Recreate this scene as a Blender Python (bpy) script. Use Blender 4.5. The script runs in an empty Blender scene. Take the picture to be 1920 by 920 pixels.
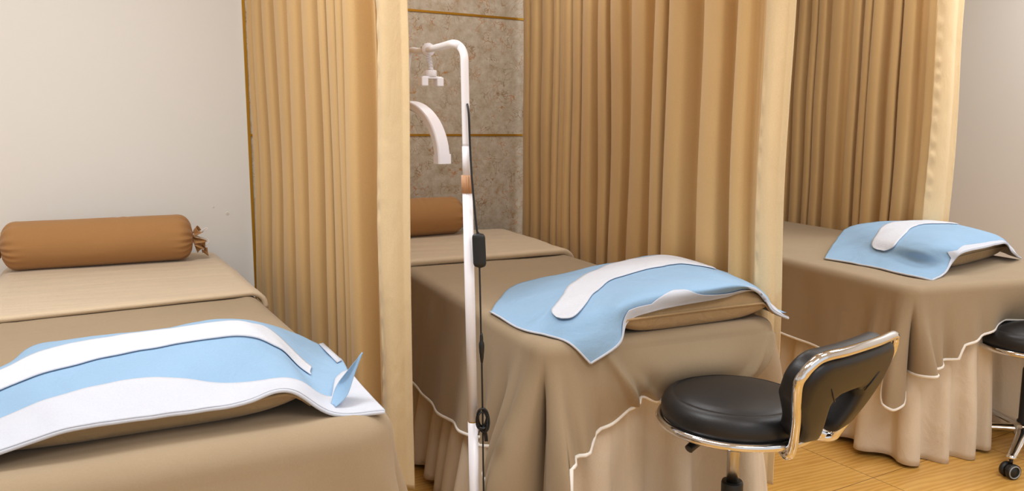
import bpy, bmesh, math, random
import numpy as np
from mathutils import Vector, noise
from mathutils.bvhtree import BVHTree
PI = math.pi
SC = bpy.context.scene
COL = SC.collection

# ------------------------------------------------------------------ camera
FPX = 1474.0; PITCH = math.atan(207/FPX); YAW = math.radians(29.6); CAMH = 1.15
cam = bpy.data.cameras.new('camera'); cam.sensor_width = 36.0; cam.lens = FPX/1920*36.0
cam.clip_start = 0.02
co = bpy.data.objects.new('camera', cam); COL.objects.link(co)
co.location = (0, 0, CAMH); co.rotation_euler = (PI/2-PITCH, 0, -YAW)
SC.camera = co
# ------------------------------------------------------------------ light
w = bpy.data.worlds.new('world'); SC.world = w; w.use_nodes = True
w.node_tree.nodes['Background'].inputs[0].default_value = (0.95, 0.98, 1.0, 1)
w.node_tree.nodes['Background'].inputs[1].default_value = 0.80
def area(name, loc, size, power, color, target=None):
    l = bpy.data.lights.new(name, 'AREA'); l.shape = 'RECTANGLE'; l.size, l.size_y = size
    l.energy = power; l.color = color
    o = bpy.data.objects.new(name, l); COL.objects.link(o); o.location = loc
    if target: o.rotation_euler = (Vector(target)-Vector(loc)).to_track_quat('-Z', 'Y').to_euler()
    return o
COOL = (0.95, 0.98, 1.0)
area('ceiling_or_fill_light', (-0.1, 1.0, 2.66), (1.0, 1.0), 9, COOL)
area('ceiling_or_fill_light', (0.7, -0.7, 2.66), (1.6, 0.9), 32, COOL)
area('ceiling_or_fill_light', (2.6, 0.5, 2.66), (0.9, 0.6), 22, COOL)
area('ceiling_or_fill_light', (-0.3, 1.9, 2.66), (0.9, 0.7), 31, COOL)  # fill added over the left bay to lift wall and curtain
area('ceiling_or_fill_light', (1.5, 2.6, 2.66), (0.7, 0.6), 14, COOL)  # added fill brightening the back of the middle bay
area('ceiling_or_fill_light', (2.75, 2.5, 2.66), (0.7, 0.6), 13, COOL)  # added fill over the right bay, not a known fitting
area('ceiling_or_fill_light', (4.1, 1.6, 2.66), (0.6, 0.8), 26, COOL)  # extra fill put in to brighten the right wall
SC.view_settings.view_transform = 'Standard'; SC.view_settings.look = 'None'
SC.view_settings.exposure = 0.10; SC.view_settings.gamma = 1.0
SC.view_settings.use_curve_mapping = False

# ------------------------------------------------------------------ helpers
_cp, _sp, _cy, _sy = math.cos(PITCH), math.sin(PITCH), math.cos(YAW), math.sin(YAW)
FW = np.array([_sy*_cp, _cy*_cp, -_sp]); RT = np.array([_cy, -_sy, 0.0]); UP = np.cross(RT, FW)
C0 = np.array([0, 0, CAMH])
def ray(px, py): return RT*(px-960)/FPX + UP*(460-py)/FPX + FW
def PZ(px, py, z):            # where the sight line of a photo point meets height z
    d = ray(px, py); return C0 + d*(z-CAMH)/d[2]
def PY(px, py, y):            # ... meets depth y
    d = ray(px, py); return C0 + d*y/d[1]

def origin_of(o):
    v = Vector((0, 0, 0))
    while o is not None: v = v + o.location; o = o.parent
    return v
def obj(name, verts, faces, mat, parent=None, origin=None, smooth=True):
    base = origin_of(parent) if parent else Vector((0, 0, 0))
    loc = Vector(origin)-base if origin is not None else Vector((0, 0, 0))
    off = np.array(base+loc)
    me = bpy.data.meshes.new(name)
    me.from_pydata([tuple(np.array(v)-off) for v in verts], [], faces)
    me.update()
    if mat: me.materials.append(mat)
    if smooth: me.polygons.foreach_set('use_smooth', [True]*len(me.polygons))
    o = bpy.data.objects.new(name, me); COL.objects.link(o)
    o.location = loc
    if parent: o.parent = parent
    return o
def empty(name, loc, label, cat, group=None):
    o = bpy.data.objects.new(name, None); COL.objects.link(o); o.location = loc
    o.empty_display_size = 0.1
    tag(o, label, cat, group); return o
def tag(o, label, cat, group=None):
    o['label'] = label; o['category'] = cat
    if group: o['group'] = group
    return o
def struct(o): o['kind'] = 'structure'; return o

class MB:
    def __init__(s): s.v = []; s.f = []
    def add(s, v, f):
        n = len(s.v); s.v += [tuple(map(float, p)) for p in v]; s.f += [tuple(i+n for i in q) for q in f]; return s
    def grid(s, P):           # P[i][j] points
        P = np.asarray(P, float); a, b = P.shape[:2]
        f = [(i*b+j, i*b+j+1, (i+1)*b+j+1, (i+1)*b+j) for i in range(a-1) for j in range(b-1)]
        return s.add(P.reshape(-1, 3), f)
    def box(s, lo, hi):
        x0, y0, z0 = lo; x1, y1, z1 = hi
        v = [(x0,y0,z0),(x1,y0,z0),(x1,y1,z0),(x0,y1,z0),(x0,y0,z1),(x1,y0,z1),(x1,y1,z1),(x0,y1,z1)]
        return s.add(v, [(0,3,2,1),(4,5,6,7),(0,1,5,4),(1,2,6,5),(2,3,7,6),(3,0,4,7)])
    def tube(s, pts, r, n=12, cap=True, closed=False):
        pts = [Vector(p) for p in pts]; m = len(pts)
        rs = r if hasattr(r, '__len__') else [r]*m
        T = []
        for i in range(m):
            if closed: t = pts[(i+1) % m]-pts[i-1]
            else: t = pts[min(i+1, m-1)]-pts[max(i-1, 0)]
            T.append(t.normalized())
        ref = Vector((0, 0, 1)) if abs(T[0].z) < .9 else Vector((1, 0, 0))
        nrm = (ref - T[0]*ref.dot(T[0])).normalized()
        V = []
        for i in range(m):
            nrm = (nrm - T[i]*nrm.dot(T[i])).normalized(); b = T[i].cross(nrm)
            for k in range(n):
                a = 2*PI*k/n; V.append(pts[i]+(nrm*math.cos(a)+b*math.sin(a))*rs[i])
        F = []
        for i in range(m if closed else m-1):
            i2 = (i+1) % m
            for k in range(n):
                F.append((i*n+k, i*n+(k+1) % n, i2*n+(k+1) % n, i2*n+k))
        if cap and not closed:
            F.append(tuple(range(n))[::-1]); F.append(tuple((m-1)*n+k for k in range(n)))
        return s.add(V, F)
    def lathe(s, prof, c=(0, 0, 0), n=32):
        V = []; F = []; m = len(prof)
        for (r, z) in prof:
            for k in range(n):
                a = 2*PI*k/n; V.append((c[0]+r*math.cos(a), c[1]+r*math.sin(a), c[2]+z))
        for i in range(m-1):
            for k in range(n): F.append((i*n+k, i*n+(k+1) % n, (i+1)*n+(k+1) % n, (i+1)*n+k))
        if prof[0][0] > 1e-4: F.append(tuple(range(n))[::-1])
        if prof[-1][0] > 1e-4: F.append(tuple((m-1)*n+k for k in range(n)))
        return s.add(V, F)
    def sphere(s, c, r, n=12, m=8):
        rr = r if hasattr(r, '__len__') else (r, r, r)
        P = [[(c[0]+rr[0]*math.sin(PI*i/m)*math.cos(2*PI*k/n), c[1]+rr[1]*math.sin(PI*i/m)*math.sin(2*PI*k/n), c[2]+rr[2]*math.cos(PI*i/m)) for k in range(n+1)] for i in range(m+1)]
        return s.grid(P)
    def build(s, name, mat, parent=None, origin=None, smooth=True): return obj(name, s.v, s.f, mat, parent, origin, smooth)

def bevel(o, wd, seg=3, angle=0.6):
    m = o.modifiers.new('bevel', 'BEVEL'); m.width = wd; m.segments = seg; m.limit_method = 'ANGLE'; m.angle_limit = angle; return o
def solidify(o, t, off=0.0):
    m = o.modifiers.new('thickness', 'SOLIDIFY'); m.thickness = t; m.offset = off; return o
def bpy_weld(o, keep=0):
    bm = bmesh.new(); bm.from_mesh(o.data); bmesh.ops.remove_doubles(bm, verts=bm.verts, dist=.0004)
    if not keep: bmesh.ops.recalc_face_normals(bm, faces=bm.faces)
    bm.to_mesh(o.data); bm.free()
def spline(pts, n=8, closed=False):       # Catmull-Rom through points
    pts = np.array([list(map(float, p)) for p in pts]); out = []; m = len(pts)
    for i in range(m if closed else m-1):
        p = [pts[(i+k) % m] if closed else pts[min(max(i+k, 0), m-1)] for k in (-1, 0, 1, 2)]
        for t in np.linspace(0, 1, n, endpoint=False):
            out.append(.5*(2*p[1]+(p[2]-p[0])*t+(2*p[0]-5*p[1]+4*p[2]-p[3])*t*t+(3*p[1]-p[0]-3*p[2]+p[3])*t**3))
    if not closed: out.append(pts[-1])
    return np.array(out)
def smooth01(x): x = min(max(x, 0.0), 1.0); return x*x*(3-2*x)
def interp(x, tab): return float(np.interp(x, [t[0] for t in tab], [t[1] for t in tab]))
def nz(x, y=0.0, z=0.0): return noise.noise(Vector((x, y, z)))

# ------------------------------------------------------------------ materials
def srgb(r, g, b):
    f = lambda c: (c/255/12.92 if c/255 <= .04045 else ((c/255+.055)/1.055)**2.4)
    return (f(r), f(g), f(b), 1)
class NT:
    def __init__(s, name):
        s.m = bpy.data.materials.new(name); s.m.use_nodes = True; s.t = s.m.node_tree
        s.b = s.t.nodes['Principled BSDF']; s.out = s.t.nodes['Material Output']
    def n(s, typ, **kw):
        q = s.t.nodes.new(typ)
        for k, v in kw.items():
            if k.startswith('i_'): q.inputs[k[2:].replace('_', ' ')].default_value = v
            else: setattr(q, k, v)
        return q
    def l(s, a, b): s.t.links.new(a, b)
def plain(name, rgb, rough=.5, metal=0.0, coat=0.0):
    k = NT(name); k.b.inputs['Base Color'].default_value = srgb(*rgb)
    k.b.inputs['Roughness'].default_value = rough; k.b.inputs['Metallic'].default_value = metal
    k.b.inputs['Coat Weight'].default_value = coat
    return k.m
def fabric(name, rgb, rough=.9, weave=900, bump=.08, sheen=.15, blotch=.05, wr=0.0, wr_scale=(9, 9, 9), transl=0.0):
    k = NT(name); t = k.n('ShaderNodeTexCoord')
    nb = k.n('ShaderNodeTexNoise', i_Scale=weave*.35, i_Detail=2.0); k.l(t.outputs['Object'], nb.inputs['Vector'])
    lo = k.n('ShaderNodeTexNoise', i_Scale=5.0, i_Detail=3.0); k.l(t.outputs['Object'], lo.inputs['Vector'])
    cr = k.n('ShaderNodeMapRange', i_To_Min=1-blotch, i_To_Max=1+blotch); k.l(lo.outputs['Fac'], cr.inputs['Value'])
    cr2 = k.n('ShaderNodeMapRange', i_To_Min=.94, i_To_Max=1.06); k.l(nb.outputs['Fac'], cr2.inputs['Value'])
    mu = k.n('ShaderNodeMath', operation='MULTIPLY'); k.l(cr.outputs[0], mu.inputs[0]); k.l(cr2.outputs[0], mu.inputs[1])
    hs = k.n('ShaderNodeHueSaturation'); hs.inputs['Color'].default_value = srgb(*rgb); k.l(mu.outputs[0], hs.inputs['Value'])
    k.l(hs.outputs[0], k.b.inputs['Base Color'])
    bp = k.n('ShaderNodeBump', i_Strength=bump, i_Distance=.002); k.l(nb.outputs['Fac'], bp.inputs['Height'])
    if wr:
        mp = k.n('ShaderNodeMapping'); mp.inputs['Scale'].default_value = wr_scale; k.l(t.outputs['Object'], mp.inputs['Vector'])
        w2 = k.n('ShaderNodeTexNoise', i_Scale=1.0, i_Detail=4.0, i_Distortion=.6); k.l(mp.outputs[0], w2.inputs['Vector'])
        b2 = k.n('ShaderNodeBump', i_Strength=wr, i_Distance=.02); k.l(w2.outputs['Fac'], b2.inputs['Height']); k.l(bp.outputs[0], b2.inputs['Normal'])
        bp = b2
    k.l(bp.outputs[0], k.b.inputs['Normal'])
    k.b.inputs['Roughness'].default_value = rough; k.b.inputs['Sheen Weight'].default_value = sheen
    k.b.inputs['Specular IOR Level'].default_value = .25
    if transl:
        tr = k.n('ShaderNodeBsdfTranslucent'); k.l(hs.outputs[0], tr.inputs['Color'])
        mx = k.n('ShaderNodeMixShader'); mx.inputs[0].default_value = transl
        k.l(k.b.outputs[0], mx.inputs[1]); k.l(tr.outputs[0], mx.inputs[2]); k.l(mx.outputs[0], k.out.inputs['Surface'])
    return k.m
M = {}
M['cover'] = fabric('taupe_cotton', (158, 138, 111), wr=.22, wr_scale=(6, 6, 3))
M['sheet'] = fabric('sand_satin', (206, 186, 158), rough=.6, wr=.25, wr_scale=(3, 22, 8), sheen=.3)
M['pillow'] = fabric('tan_pillow', (178, 148, 108), rough=.7, wr=.3, wr_scale=(30, 30, 30))
M['bolster'] = fabric('brown_bolster', (168, 124, 78), wr=.1, wr_scale=(10, 10, 10))
M['skirt'] = fabric('cream_skirt', (216, 199, 176), wr=.35, wr_scale=(14, 14, 9), sheen=.2)
M['curtain'] = fabric('gold_curtain', (214, 177, 122), rough=.75, weave=700, wr=.04, wr_scale=(6, 6, 2), sheen=.2, transl=.10)
M['curtain_hem'] = fabric('gold_curtain_hem', (232, 206, 162), rough=.6, weave=700, wr=.3, wr_scale=(16, 16, 7), sheen=.25, transl=.08)
M['blue'] = fabric('blue_cloth', (143, 176, 207), rough=.8, sheen=.04, wr=.35, wr_scale=(9, 9, 9), blotch=.09)
M['white'] = fabric('white_cloth', (198, 202, 213), rough=.85, sheen=.04, wr=.12, wr_scale=(14, 14, 14), blotch=.01)
M['gauze'] = fabric('white_gauze', (208, 212, 222), rough=.9, sheen=.04, weave=420, bump=.5, blotch=.01)
M['trim'] = fabric('white_piping', (236, 230, 222), rough=.8, blotch=.01)
M['black'] = plain('black_leather', (20, 20, 22), .38)
M['chrome'] = plain('chrome', (225, 225, 228), .07, 1.0)
M['steel'] = plain('brushed_steel', (190, 188, 186), .28, 1.0)
M['blackp'] = plain('black_plastic', (22, 22, 24), .45)
M['whitep'] = plain('white_plastic', (238, 234, 240), .35)
M['whitem'] = plain('white_enamel', (240, 238, 244), .28)
M['grip'] = plain('tan_grip', (196, 150, 112), .5)
M['gold'] = plain('gold_metal', (196, 150, 50), .35, .7)
M['diff'] = plain('lamp_diffuser', (236, 232, 228), .5)
M['wood'] = plain('bed_wood', (120, 84, 52), .5)
M['red'] = plain('red_card', (178, 66, 34), .6)
M['green'] = plain('green_leaf', (72, 92, 40), .6)
M['rubber'] = plain('grey_rubber', (150, 150, 150), .5)
k = NT('leather_seat'); k.b.inputs['Base Color'].default_value = srgb(22, 22, 25); k.b.inputs['Roughness'].default_value = .42
t = k.n('ShaderNodeTexCoord'); v = k.n('ShaderNodeTexVoronoi', i_Scale=420.0); k.l(t.outputs['Object'], v.inputs['Vector'])
bp = k.n('ShaderNodeBump', i_Strength=.12, i_Distance=.001); k.l(v.outputs['Distance'], bp.inputs['Height']); k.l(bp.outputs[0], k.b.inputs['Normal'])
M['leather'] = k.m
def wallpaint(name, rgb):
    k = NT(name); t = k.n('ShaderNodeTexCoord'); a = k.n('ShaderNodeTexNoise', i_Scale=160.0, i_Detail=3.0); k.l(t.outputs['Object'], a.inputs['Vector'])
    bp = k.n('ShaderNodeBump', i_Strength=.06, i_Distance=.003); k.l(a.outputs['Fac'], bp.inputs['Height']); k.l(bp.outputs[0], k.b.inputs['Normal'])
    k.b.inputs['Base Color'].default_value = srgb(*rgb); k.b.inputs['Roughness'].default_value = .8; return k.m
M['wall'] = wallpaint('white_paint', (232, 231, 228))
M['ceil'] = wallpaint('ceiling_paint', (236, 230, 222))
# veined marble panel
k = NT('veined_marble'); t = k.n('ShaderNodeTexCoord')
d1 = k.n('ShaderNodeTexNoise', i_Scale=7.0, i_Detail=4.0); k.l(t.outputs['Object'], d1.inputs['Vector'])
sb = k.n('ShaderNodeVectorMath', operation='SUBTRACT'); sb.inputs[1].default_value = (.5, .5, .5); k.l(d1.outputs['Color'], sb.inputs[0])
mm = k.n('ShaderNodeVectorMath', operation='SCALE'); mm.inputs['Scale'].default_value = .30; k.l(sb.outputs[0], mm.inputs[0])
ad = k.n('ShaderNodeVectorMath', operation='ADD'); k.l(t.outputs['Object'], ad.inputs[0]); k.l(mm.outputs[0], ad.inputs[1])
vo = k.n('ShaderNodeTexVoronoi', feature='DISTANCE_TO_EDGE', i_Scale=24.0); k.l(ad.outputs[0], vo.inputs['Vector'])
r1 = k.n('ShaderNodeMapRange', i_From_Min=.0, i_From_Max=.055, i_To_Min=1.0, i_To_Max=0.0); k.l(vo.outputs['Distance'], r1.inputs['Value'])
br = k.n('ShaderNodeTexNoise', i_Scale=16.0, i_Detail=2.0); k.l(t.outputs['Object'], br.inputs['Vector'])
r2 = k.n('ShaderNodeMapRange', i_From_Min=.40, i_From_Max=.60); k.l(br.outputs['Fac'], r2.inputs['Value'])
vm = k.n('ShaderNodeMath', operation='MULTIPLY'); k.l(r1.outputs[0], vm.inputs[0]); k.l(r2.outputs[0], vm.inputs[1])
bs = k.n('ShaderNodeTexNoise', i_Scale=22.0, i_Detail=5.0, i_Roughness=.65); k.l(t.outputs['Object'], bs.inputs['Vector'])
c1 = k.n('ShaderNodeValToRGB'); c1.color_ramp.elements[0].position = .3; c1.color_ramp.elements[0].color = srgb(172, 155, 130)
c1.color_ramp.elements[1].position = .68; c1.color_ramp.elements[1].color = srgb(206, 198, 184); k.l(bs.outputs['Fac'], c1.inputs[0])
vc = k.n('ShaderNodeTexNoise', i_Scale=9.0); k.l(t.outputs['Object'], vc.inputs['Vector'])
c2 = k.n('ShaderNodeValToRGB'); c2.color_ramp.elements[0].position = .42; c2.color_ramp.elements[0].color = srgb(140, 112, 72)
c2.color_ramp.elements[1].position = .58; c2.color_ramp.elements[1].color = srgb(188, 122, 52); k.l(vc.outputs['Fac'], c2.inputs[0])
mx = k.n('ShaderNodeMix', data_type='RGBA'); k.l(vm.outputs[0], mx.inputs['Factor']); k.l(c1.outputs[0], mx.inputs['A']); k.l(c2.outputs[0], mx.inputs['B'])
k.l(mx.outputs['Result'], k.b.inputs['Base Color']); k.b.inputs['Roughness'].default_value = .45
M['marble'] = k.m
# wood look floor tile, 0.6 m grid
k = NT('wood_tile'); t = k.n('ShaderNodeTexCoord')
sp = k.n('ShaderNodeSeparateXYZ'); k.l(t.outputs['Object'], sp.inputs[0])
def seam(sock, off, tile=.6):
    a = k.n('ShaderNodeMath', operation='SUBTRACT'); k.l(sock, a.inputs[0]); a.inputs[1].default_value = off
    p = k.n('ShaderNodeMath', operation='PINGPONG'); k.l(a.outputs[0], p.inputs[0]); p.inputs[1].default_value = tile/2
    c = k.n('ShaderNodeMath', operation='LESS_THAN'); k.l(p.outputs[0], c.inputs[0]); c.inputs[1].default_value = .0011
    dv = k.n('ShaderNodeMath', operation='DIVIDE'); k.l(a.outputs[0], dv.inputs[0]); dv.inputs[1].default_value = tile
    fl = k.n('ShaderNodeMath', operation='FLOOR'); k.l(dv.outputs[0], fl.inputs[0])
    return c, fl
sx, fx = seam(sp.outputs['X'], 2.315); sy, fy = seam(sp.outputs['Y'], 1.595)
mxs = k.n('ShaderNodeMath', operation='MAXIMUM'); k.l(sx.outputs[0], mxs.inputs[0]); k.l(sy.outputs[0], mxs.inputs[1])
cmb = k.n('ShaderNodeCombineXYZ'); k.l(fx.outputs[0], cmb.inputs[0]); k.l(fy.outputs[0], cmb.inputs[1])
wn = k.n('ShaderNodeTexWhiteNoise'); k.l(cmb.outputs[0], wn.inputs['Vector'])
mp = k.n('ShaderNodeMapping'); mp.inputs['Scale'].default_value = (2.2, 13, 1); mp.inputs['Rotation'].default_value = (0, 0, .5); k.l(t.outputs['Object'], mp.inputs['Vector'])
av = k.n('ShaderNodeVectorMath', operation='ADD'); k.l(mp.outputs[0], av.inputs[0])
ws = k.n('ShaderNodeVectorMath', operation='SCALE'); ws.inputs['Scale'].default_value = 8; k.l(wn.outputs['Color'], ws.inputs[0]); k.l(ws.outputs[0], av.inputs[1])
g1 = k.n('ShaderNodeTexNoise', i_Scale=1.2, i_Detail=5.0, i_Distortion=1.4); k.l(av.outputs[0], g1.inputs['Vector'])
wv = k.n('ShaderNodeTexWave', i_Scale=1.3, i_Distortion=9.0, i_Detail=3.0); wv.bands_direction = 'Y'; k.l(av.outputs[0], wv.inputs['Vector'])
mg = k.n('ShaderNodeMix', data_type='FLOAT'); mg.inputs['Factor'].default_value = .35; k.l(g1.outputs['Fac'], mg.inputs['A']); k.l(wv.outputs['Fac'], mg.inputs['B'])
cr = k.n('ShaderNodeValToRGB'); cr.color_ramp.elements[0].position = .2; cr.color_ramp.elements[0].color = srgb(200, 147, 70)
cr.color_ramp.elements[1].position = .75; cr.color_ramp.elements[1].color = srgb(224, 176, 96); k.l(mg.outputs['Result'], cr.inputs[0])
mx = k.n('ShaderNodeMix', data_type='RGBA'); k.l(mxs.outputs[0], mx.inputs['Factor']); k.l(cr.outputs[0], mx.inputs['A']); mx.inputs['B'].default_value = srgb(84, 52, 26)
k.l(mx.outputs['Result'], k.b.inputs['Base Color']); k.b.inputs['Roughness'].default_value = .26
M['floor'] = k.m

# ------------------------------------------------------------------ room
YW = 3.54; XM = PY(467, 253, YW)[0]; XR = 4.75; ZC = 2.72
struct(MB().box((-2.6, -2.2, -.08), (XR+.1, YW+.12, 0)).build('floor', M['floor'], smooth=False))
struct(MB().box((-2.6, -2.2, ZC), (XR+.1, YW+.12, ZC+.08)).build('ceiling', M['ceil'], smooth=False))
struct(MB().box((-2.6, YW, 0), (XM-.006, YW+.12, ZC)).build('wall_back', M['wall'], smooth=False))
struct(MB().box((XR, -2.2, 0), (XR+.1, YW+.12, ZC)).build('wall_right', M['wall'], smooth=False))
struct(MB().box((-2.7, -2.2, 0), (-2.6, YW+.12, ZC)).build('wall_left', M['wall'], smooth=False))
struct(MB().box((XM+.006, YW+.004, 0), (XR, YW+.12, ZC)).build('wall_back_marble', M['marble'], smooth=False))
nt = 1
def trim(lo, hi):
    global nt
    struct(MB().box(lo, hi).build('trim_%d' % nt, M['gold'], smooth=False)); nt += 1
trim((XM-.006, YW-.003, 0), (XM+.006, YW+.02, ZC))
for z in (.556, 1.150, 1.730, 2.31):
    trim((XM+.006, YW+.0005, z-.005), (XR, YW+.01, z+.005))
pg = MB()
for px, py, r in ((426, 400, .0055), (400, 388, .003)):
    q = PY(px, py, YW)
    pg = MB().tube([(q[0]+r*math.cos(a), YW-.001, q[2]+r*math.sin(a)) for a in np.linspace(0, 2*PI, 16, endpoint=False)], r*.3, 6, closed=True)
    pg.tube([(q[0], YW+.002, q[2]), (q[0], YW-.0012, q[2])], r*.7, 10)
    o = pg.build('wall_plug', M['ceil'], origin=q)
    tag(o, 'larger round screw plug on the white wall, nearer the gold trim' if r > .004 else 'tiny screw plug on the white wall, nearer the brown bolster', 'wall plug', 'screw plugs in the white wall')

# ------------------------------------------------------------------ beds
class Bed:
    def __init__(s, FL, ang, w, L, z):
        s.FL = np.array(FL, float); s.d = np.array([math.sin(ang), math.cos(ang)]); s.r = np.array([math.cos(ang), -math.sin(ang)])
        s.w, s.L, s.z = w, L, z
    def P(s, a, v, z=0.0):
        q = s.FL + s.r*a + s.d*v; return np.array([q[0], q[1], z])
    def loc(s, p):
        q = np.array(p[:2])-s.FL; return q@s.r, q@s.d
    def perimeter(s, rc=.06, step=.007, inset=0.0):
        # back-left -> front-left -> front-right -> back-right; returns (svalue, xy, normal)
        w, L = s.w-2*inset, s.L
        out = []
        arc = PI/2*rc
        for t in np.arange(L, rc, -step): out.append((-(t), (inset, t+inset), (-1, 0)))
        for t in np.linspace(0, PI/2, 64):
            out.append((-rc+2*rc*t/(PI/2), (inset+rc-rc*math.cos(t), inset+rc-rc*math.sin(t)), (-math.cos(t), -math.sin(t))))
        for t in np.arange(rc+step, w-rc, step): out.append((t, (inset+t, inset), (0, -1)))
        for t in np.linspace(0, PI/2, 64):
            out.append((w-rc+2*rc*t/(PI/2), (inset+w-rc+rc*math.sin(t), inset+rc-rc*math.cos(t)), (math.sin(t), -math.cos(t))))
        for t in np.arange(L, rc, -step)[::-1]: out.append((w+t, (inset+w, inset+t), (1, 0)))
        return out
    def nrm(s, n): return s.r*n[0] + s.d*n[1]

def cover(bed, hem, folds, extra, label, flare=.12, rc=.06, re=.035, rows=44, seed=0):
    per = bed.perimeter(rc)
    P = []; hemline = []
    mid = bed.w/2
    z0 = bed.z
    top_rows = 10
    for (s, ab, n) in per:
        nn = bed.nrm(n); b = bed.P(*ab)
        # medial target for the top surface
        m = bed.P(mid, max(min(ab[1], bed.L), mid))
        if abs(n[1]) > .01: m = bed.P(mid, mid)
        row = []
        inner = b + np.array([-nn[0]*re, -nn[1]*re, 0])
        for k in range(top_rows):
            q = m + (inner-m)*(k/top_rows)
            zz = z0 + .004*nz(q[0]*5, q[1]*5, seed) - .002
            row.append((q[0], q[1], zz))
        for t in np.linspace(0, PI/2, 6):
            q = inner + np.array([nn[0], nn[1], 0])*re*math.sin(t)
            row.append((q[0], q[1], z0-re+re*math.cos(t)))
        hz = interp(s, hem)
        top = z0-re
        for k in range(1, rows+1):
            t = k/rows
            z = top + (hz-top)*t
            h = top - z
            out = flare*h
            for (sc, wd, amp, st) in folds:
                g = math.exp(-((s-sc)/wd)**2)
                out += amp*g*smooth01((h-st)/.32)
            out += .007*nz(s*9, h*2, seed+3)*smooth01(h/.1)
            if extra: out += extra(s, h, t)
            q = b + np.array([nn[0], nn[1], 0])*out
            row.append((q[0], q[1], z))
        P.append(row); hemline.append(row[-1])
    o = MB().grid(P).build('bed_cover', M['cover'], origin=bed.P(bed.w/2, bed.L/2, z0))
    bpy_weld(o, 1)
    solidify(o, .003)
    tag(o, label, 'bed cover', 'taupe bed covers')
    hl = hemline[::2]
    tr = MB().tube([(x, y, z+.001) for x, y, z in hl], .0052, 8).build('trim', M['trim'], o); tr['label'] = 'white piped hem'
    return o
def bed_frame(bed, label, seed, pleat=.115, side_flare=0.0, push=None):
    e = empty('massage_bed', bed.P(bed.w/2, bed.L/2, 0), label, 'bed', 'massage beds')
    mz = bed.z-.012
    # mattress: rounded slab
    def slab(ins, z0, z1, name, mat, bv):
        c = [bed.P(ins, ins), bed.P(bed.w-ins, ins), bed.P(bed.w-ins, bed.L-ins*.2), bed.P(ins, bed.L-ins*.2)]
        v = [(p[0], p[1], z0) for p in c]+[(p[0], p[1], z1) for p in c]
        o = obj(name, v, [(3,2,1,0),(4,5,6,7),(0,1,5,4),(1,2,6,5),(2,3,7,6),(3,0,4,7)], mat, e)
        bevel(o, bv, 4); return o
    slab(.03, mz-.10, mz, 'mattress', M['pillow'], .03)
    slab(.05, mz-.17, mz-.102, 'frame', M['wood'], .006)
    for a in (.09, bed.w-.15):
        for v in (.16, bed.L-.2):
            c = [bed.P(a, v), bed.P(a+.06, v), bed.P(a+.06, v+.06), bed.P(a, v+.06)]
            vv = [(p[0], p[1], 0) for p in c]+[(p[0], p[1], mz-.172) for p in c]
            bevel(obj('leg', vv, [(3,2,1,0),(4,5,6,7),(0,1,5,4),(1,2,6,5),(2,3,7,6),(3,0,4,7)], M['wood'], e), .004)
    rnd = random.Random(seed)
    per = bed.perimeter(.05, .006, .035)
    P = []; ph = 0; nxt = 0; s_prev = per[0][0]; period = pleat
    amp = 1.0
    for (s, ab, n) in per:
        ph += (s-s_prev)/period*2*PI; s_prev = s
        if ph > nxt: period = pleat*rnd.uniform(.65, 1.45); amp = rnd.uniform(.6, 1.3); nxt += 2*PI
        nn = bed.nrm(n); b = bed.P(*ab); row = []
        for z in np.linspace(mz-.06, .012+.012*math.sin(s*9+seed), 26):
            h = mz-.06-z; g = smooth01(h/.5)
            sn = math.sin(ph+.5*nz(s*3, z*3, seed))
            out = .05*h + amp*(.004+.022*g)*(math.copysign(abs(sn)**.7, sn)) + .012*g*nz(s*5, z*2.5, seed+9)
            out += side_flare*h*(smooth01(-s/.12)+smooth01((s-bed.w+.25)/.1))
            if push: out -= push[1]*smooth01(h/.16)*math.exp(-((s-push[0])/.15)**4)
            q = b + np.array([nn[0], nn[1], 0])*out; row.append((q[0], q[1], z))
        P.append(row)
    o = MB().grid(P).build('bed_skirt', M['skirt'], e); solidify(o, .002)
    o['label'] = 'cream gathered skirt reaching the floor'
    return e
def sheet(bed, v0, slope, th, label, z_extra=0.0, over=.03, seed=0):
    re = .035; W = bed.w
    def lat(a):                       # lateral wrap over the rounded bed edge
        lo, hi = re, W-re
        def wrap(x):
            if x <= re*PI/2: return re*math.sin(x/re), re-re*math.cos(x/re)
            return re+.10*(x-re*PI/2), re+(x-re*PI/2)
        if a < lo: x, dz = wrap(lo-a); return lo-x, -dz
        if a > hi: x, dz = wrap(a-hi); return hi+x, -dz
        return a, 0.0
    A = np.linspace(-over, W+over, 90); P = []
    prof = []
    for t in np.linspace(-PI/2, PI/2, 9): prof.append((-(th/2)*math.cos(t)*1.2+th/2, th/2+th/2*math.sin(t)))
    V = bed.L
    prof = [(.03, .004)] + prof
    for a in A:
        x, dz = lat(a); vs = v0+slope*a+.006*nz(a*6, 0, seed); row = []
        nr = np.array([0.0, 0, 1])
        sgn = -1 if a < W/2 else 1
        k = min(1.0, -dz/re)
        for (dv, h) in prof:
            q = bed.P(x + sgn*(h+.004)*math.sin(k*PI/2), vs+dv, bed.z+dz+.003+h*math.cos(k*PI/2)); row.append(q)
        n = 40
        for i in range(1, n+1):
            f = i/n; v = vs+th/2+(V-vs-th/2)*f
            h = th*(1-.35*smooth01(f*3)) + z_extra*smooth01(f*2.2) + .003*nz(a*4, v*14, seed)
            hh = h*math.cos(k*PI/2)
            row.append(bed.P(x+sgn*(h+.004)*math.sin(k*PI/2), v, bed.z+dz+.003+hh))
        P.append(row)
    o = MB().grid(P).build('top_sheet', M['sheet'], origin=bed.P(W/2, V-.3, bed.z))
    solidify(o, .002, -1)
    return tag(o, label, 'sheet', 'folded back sheets')

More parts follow.
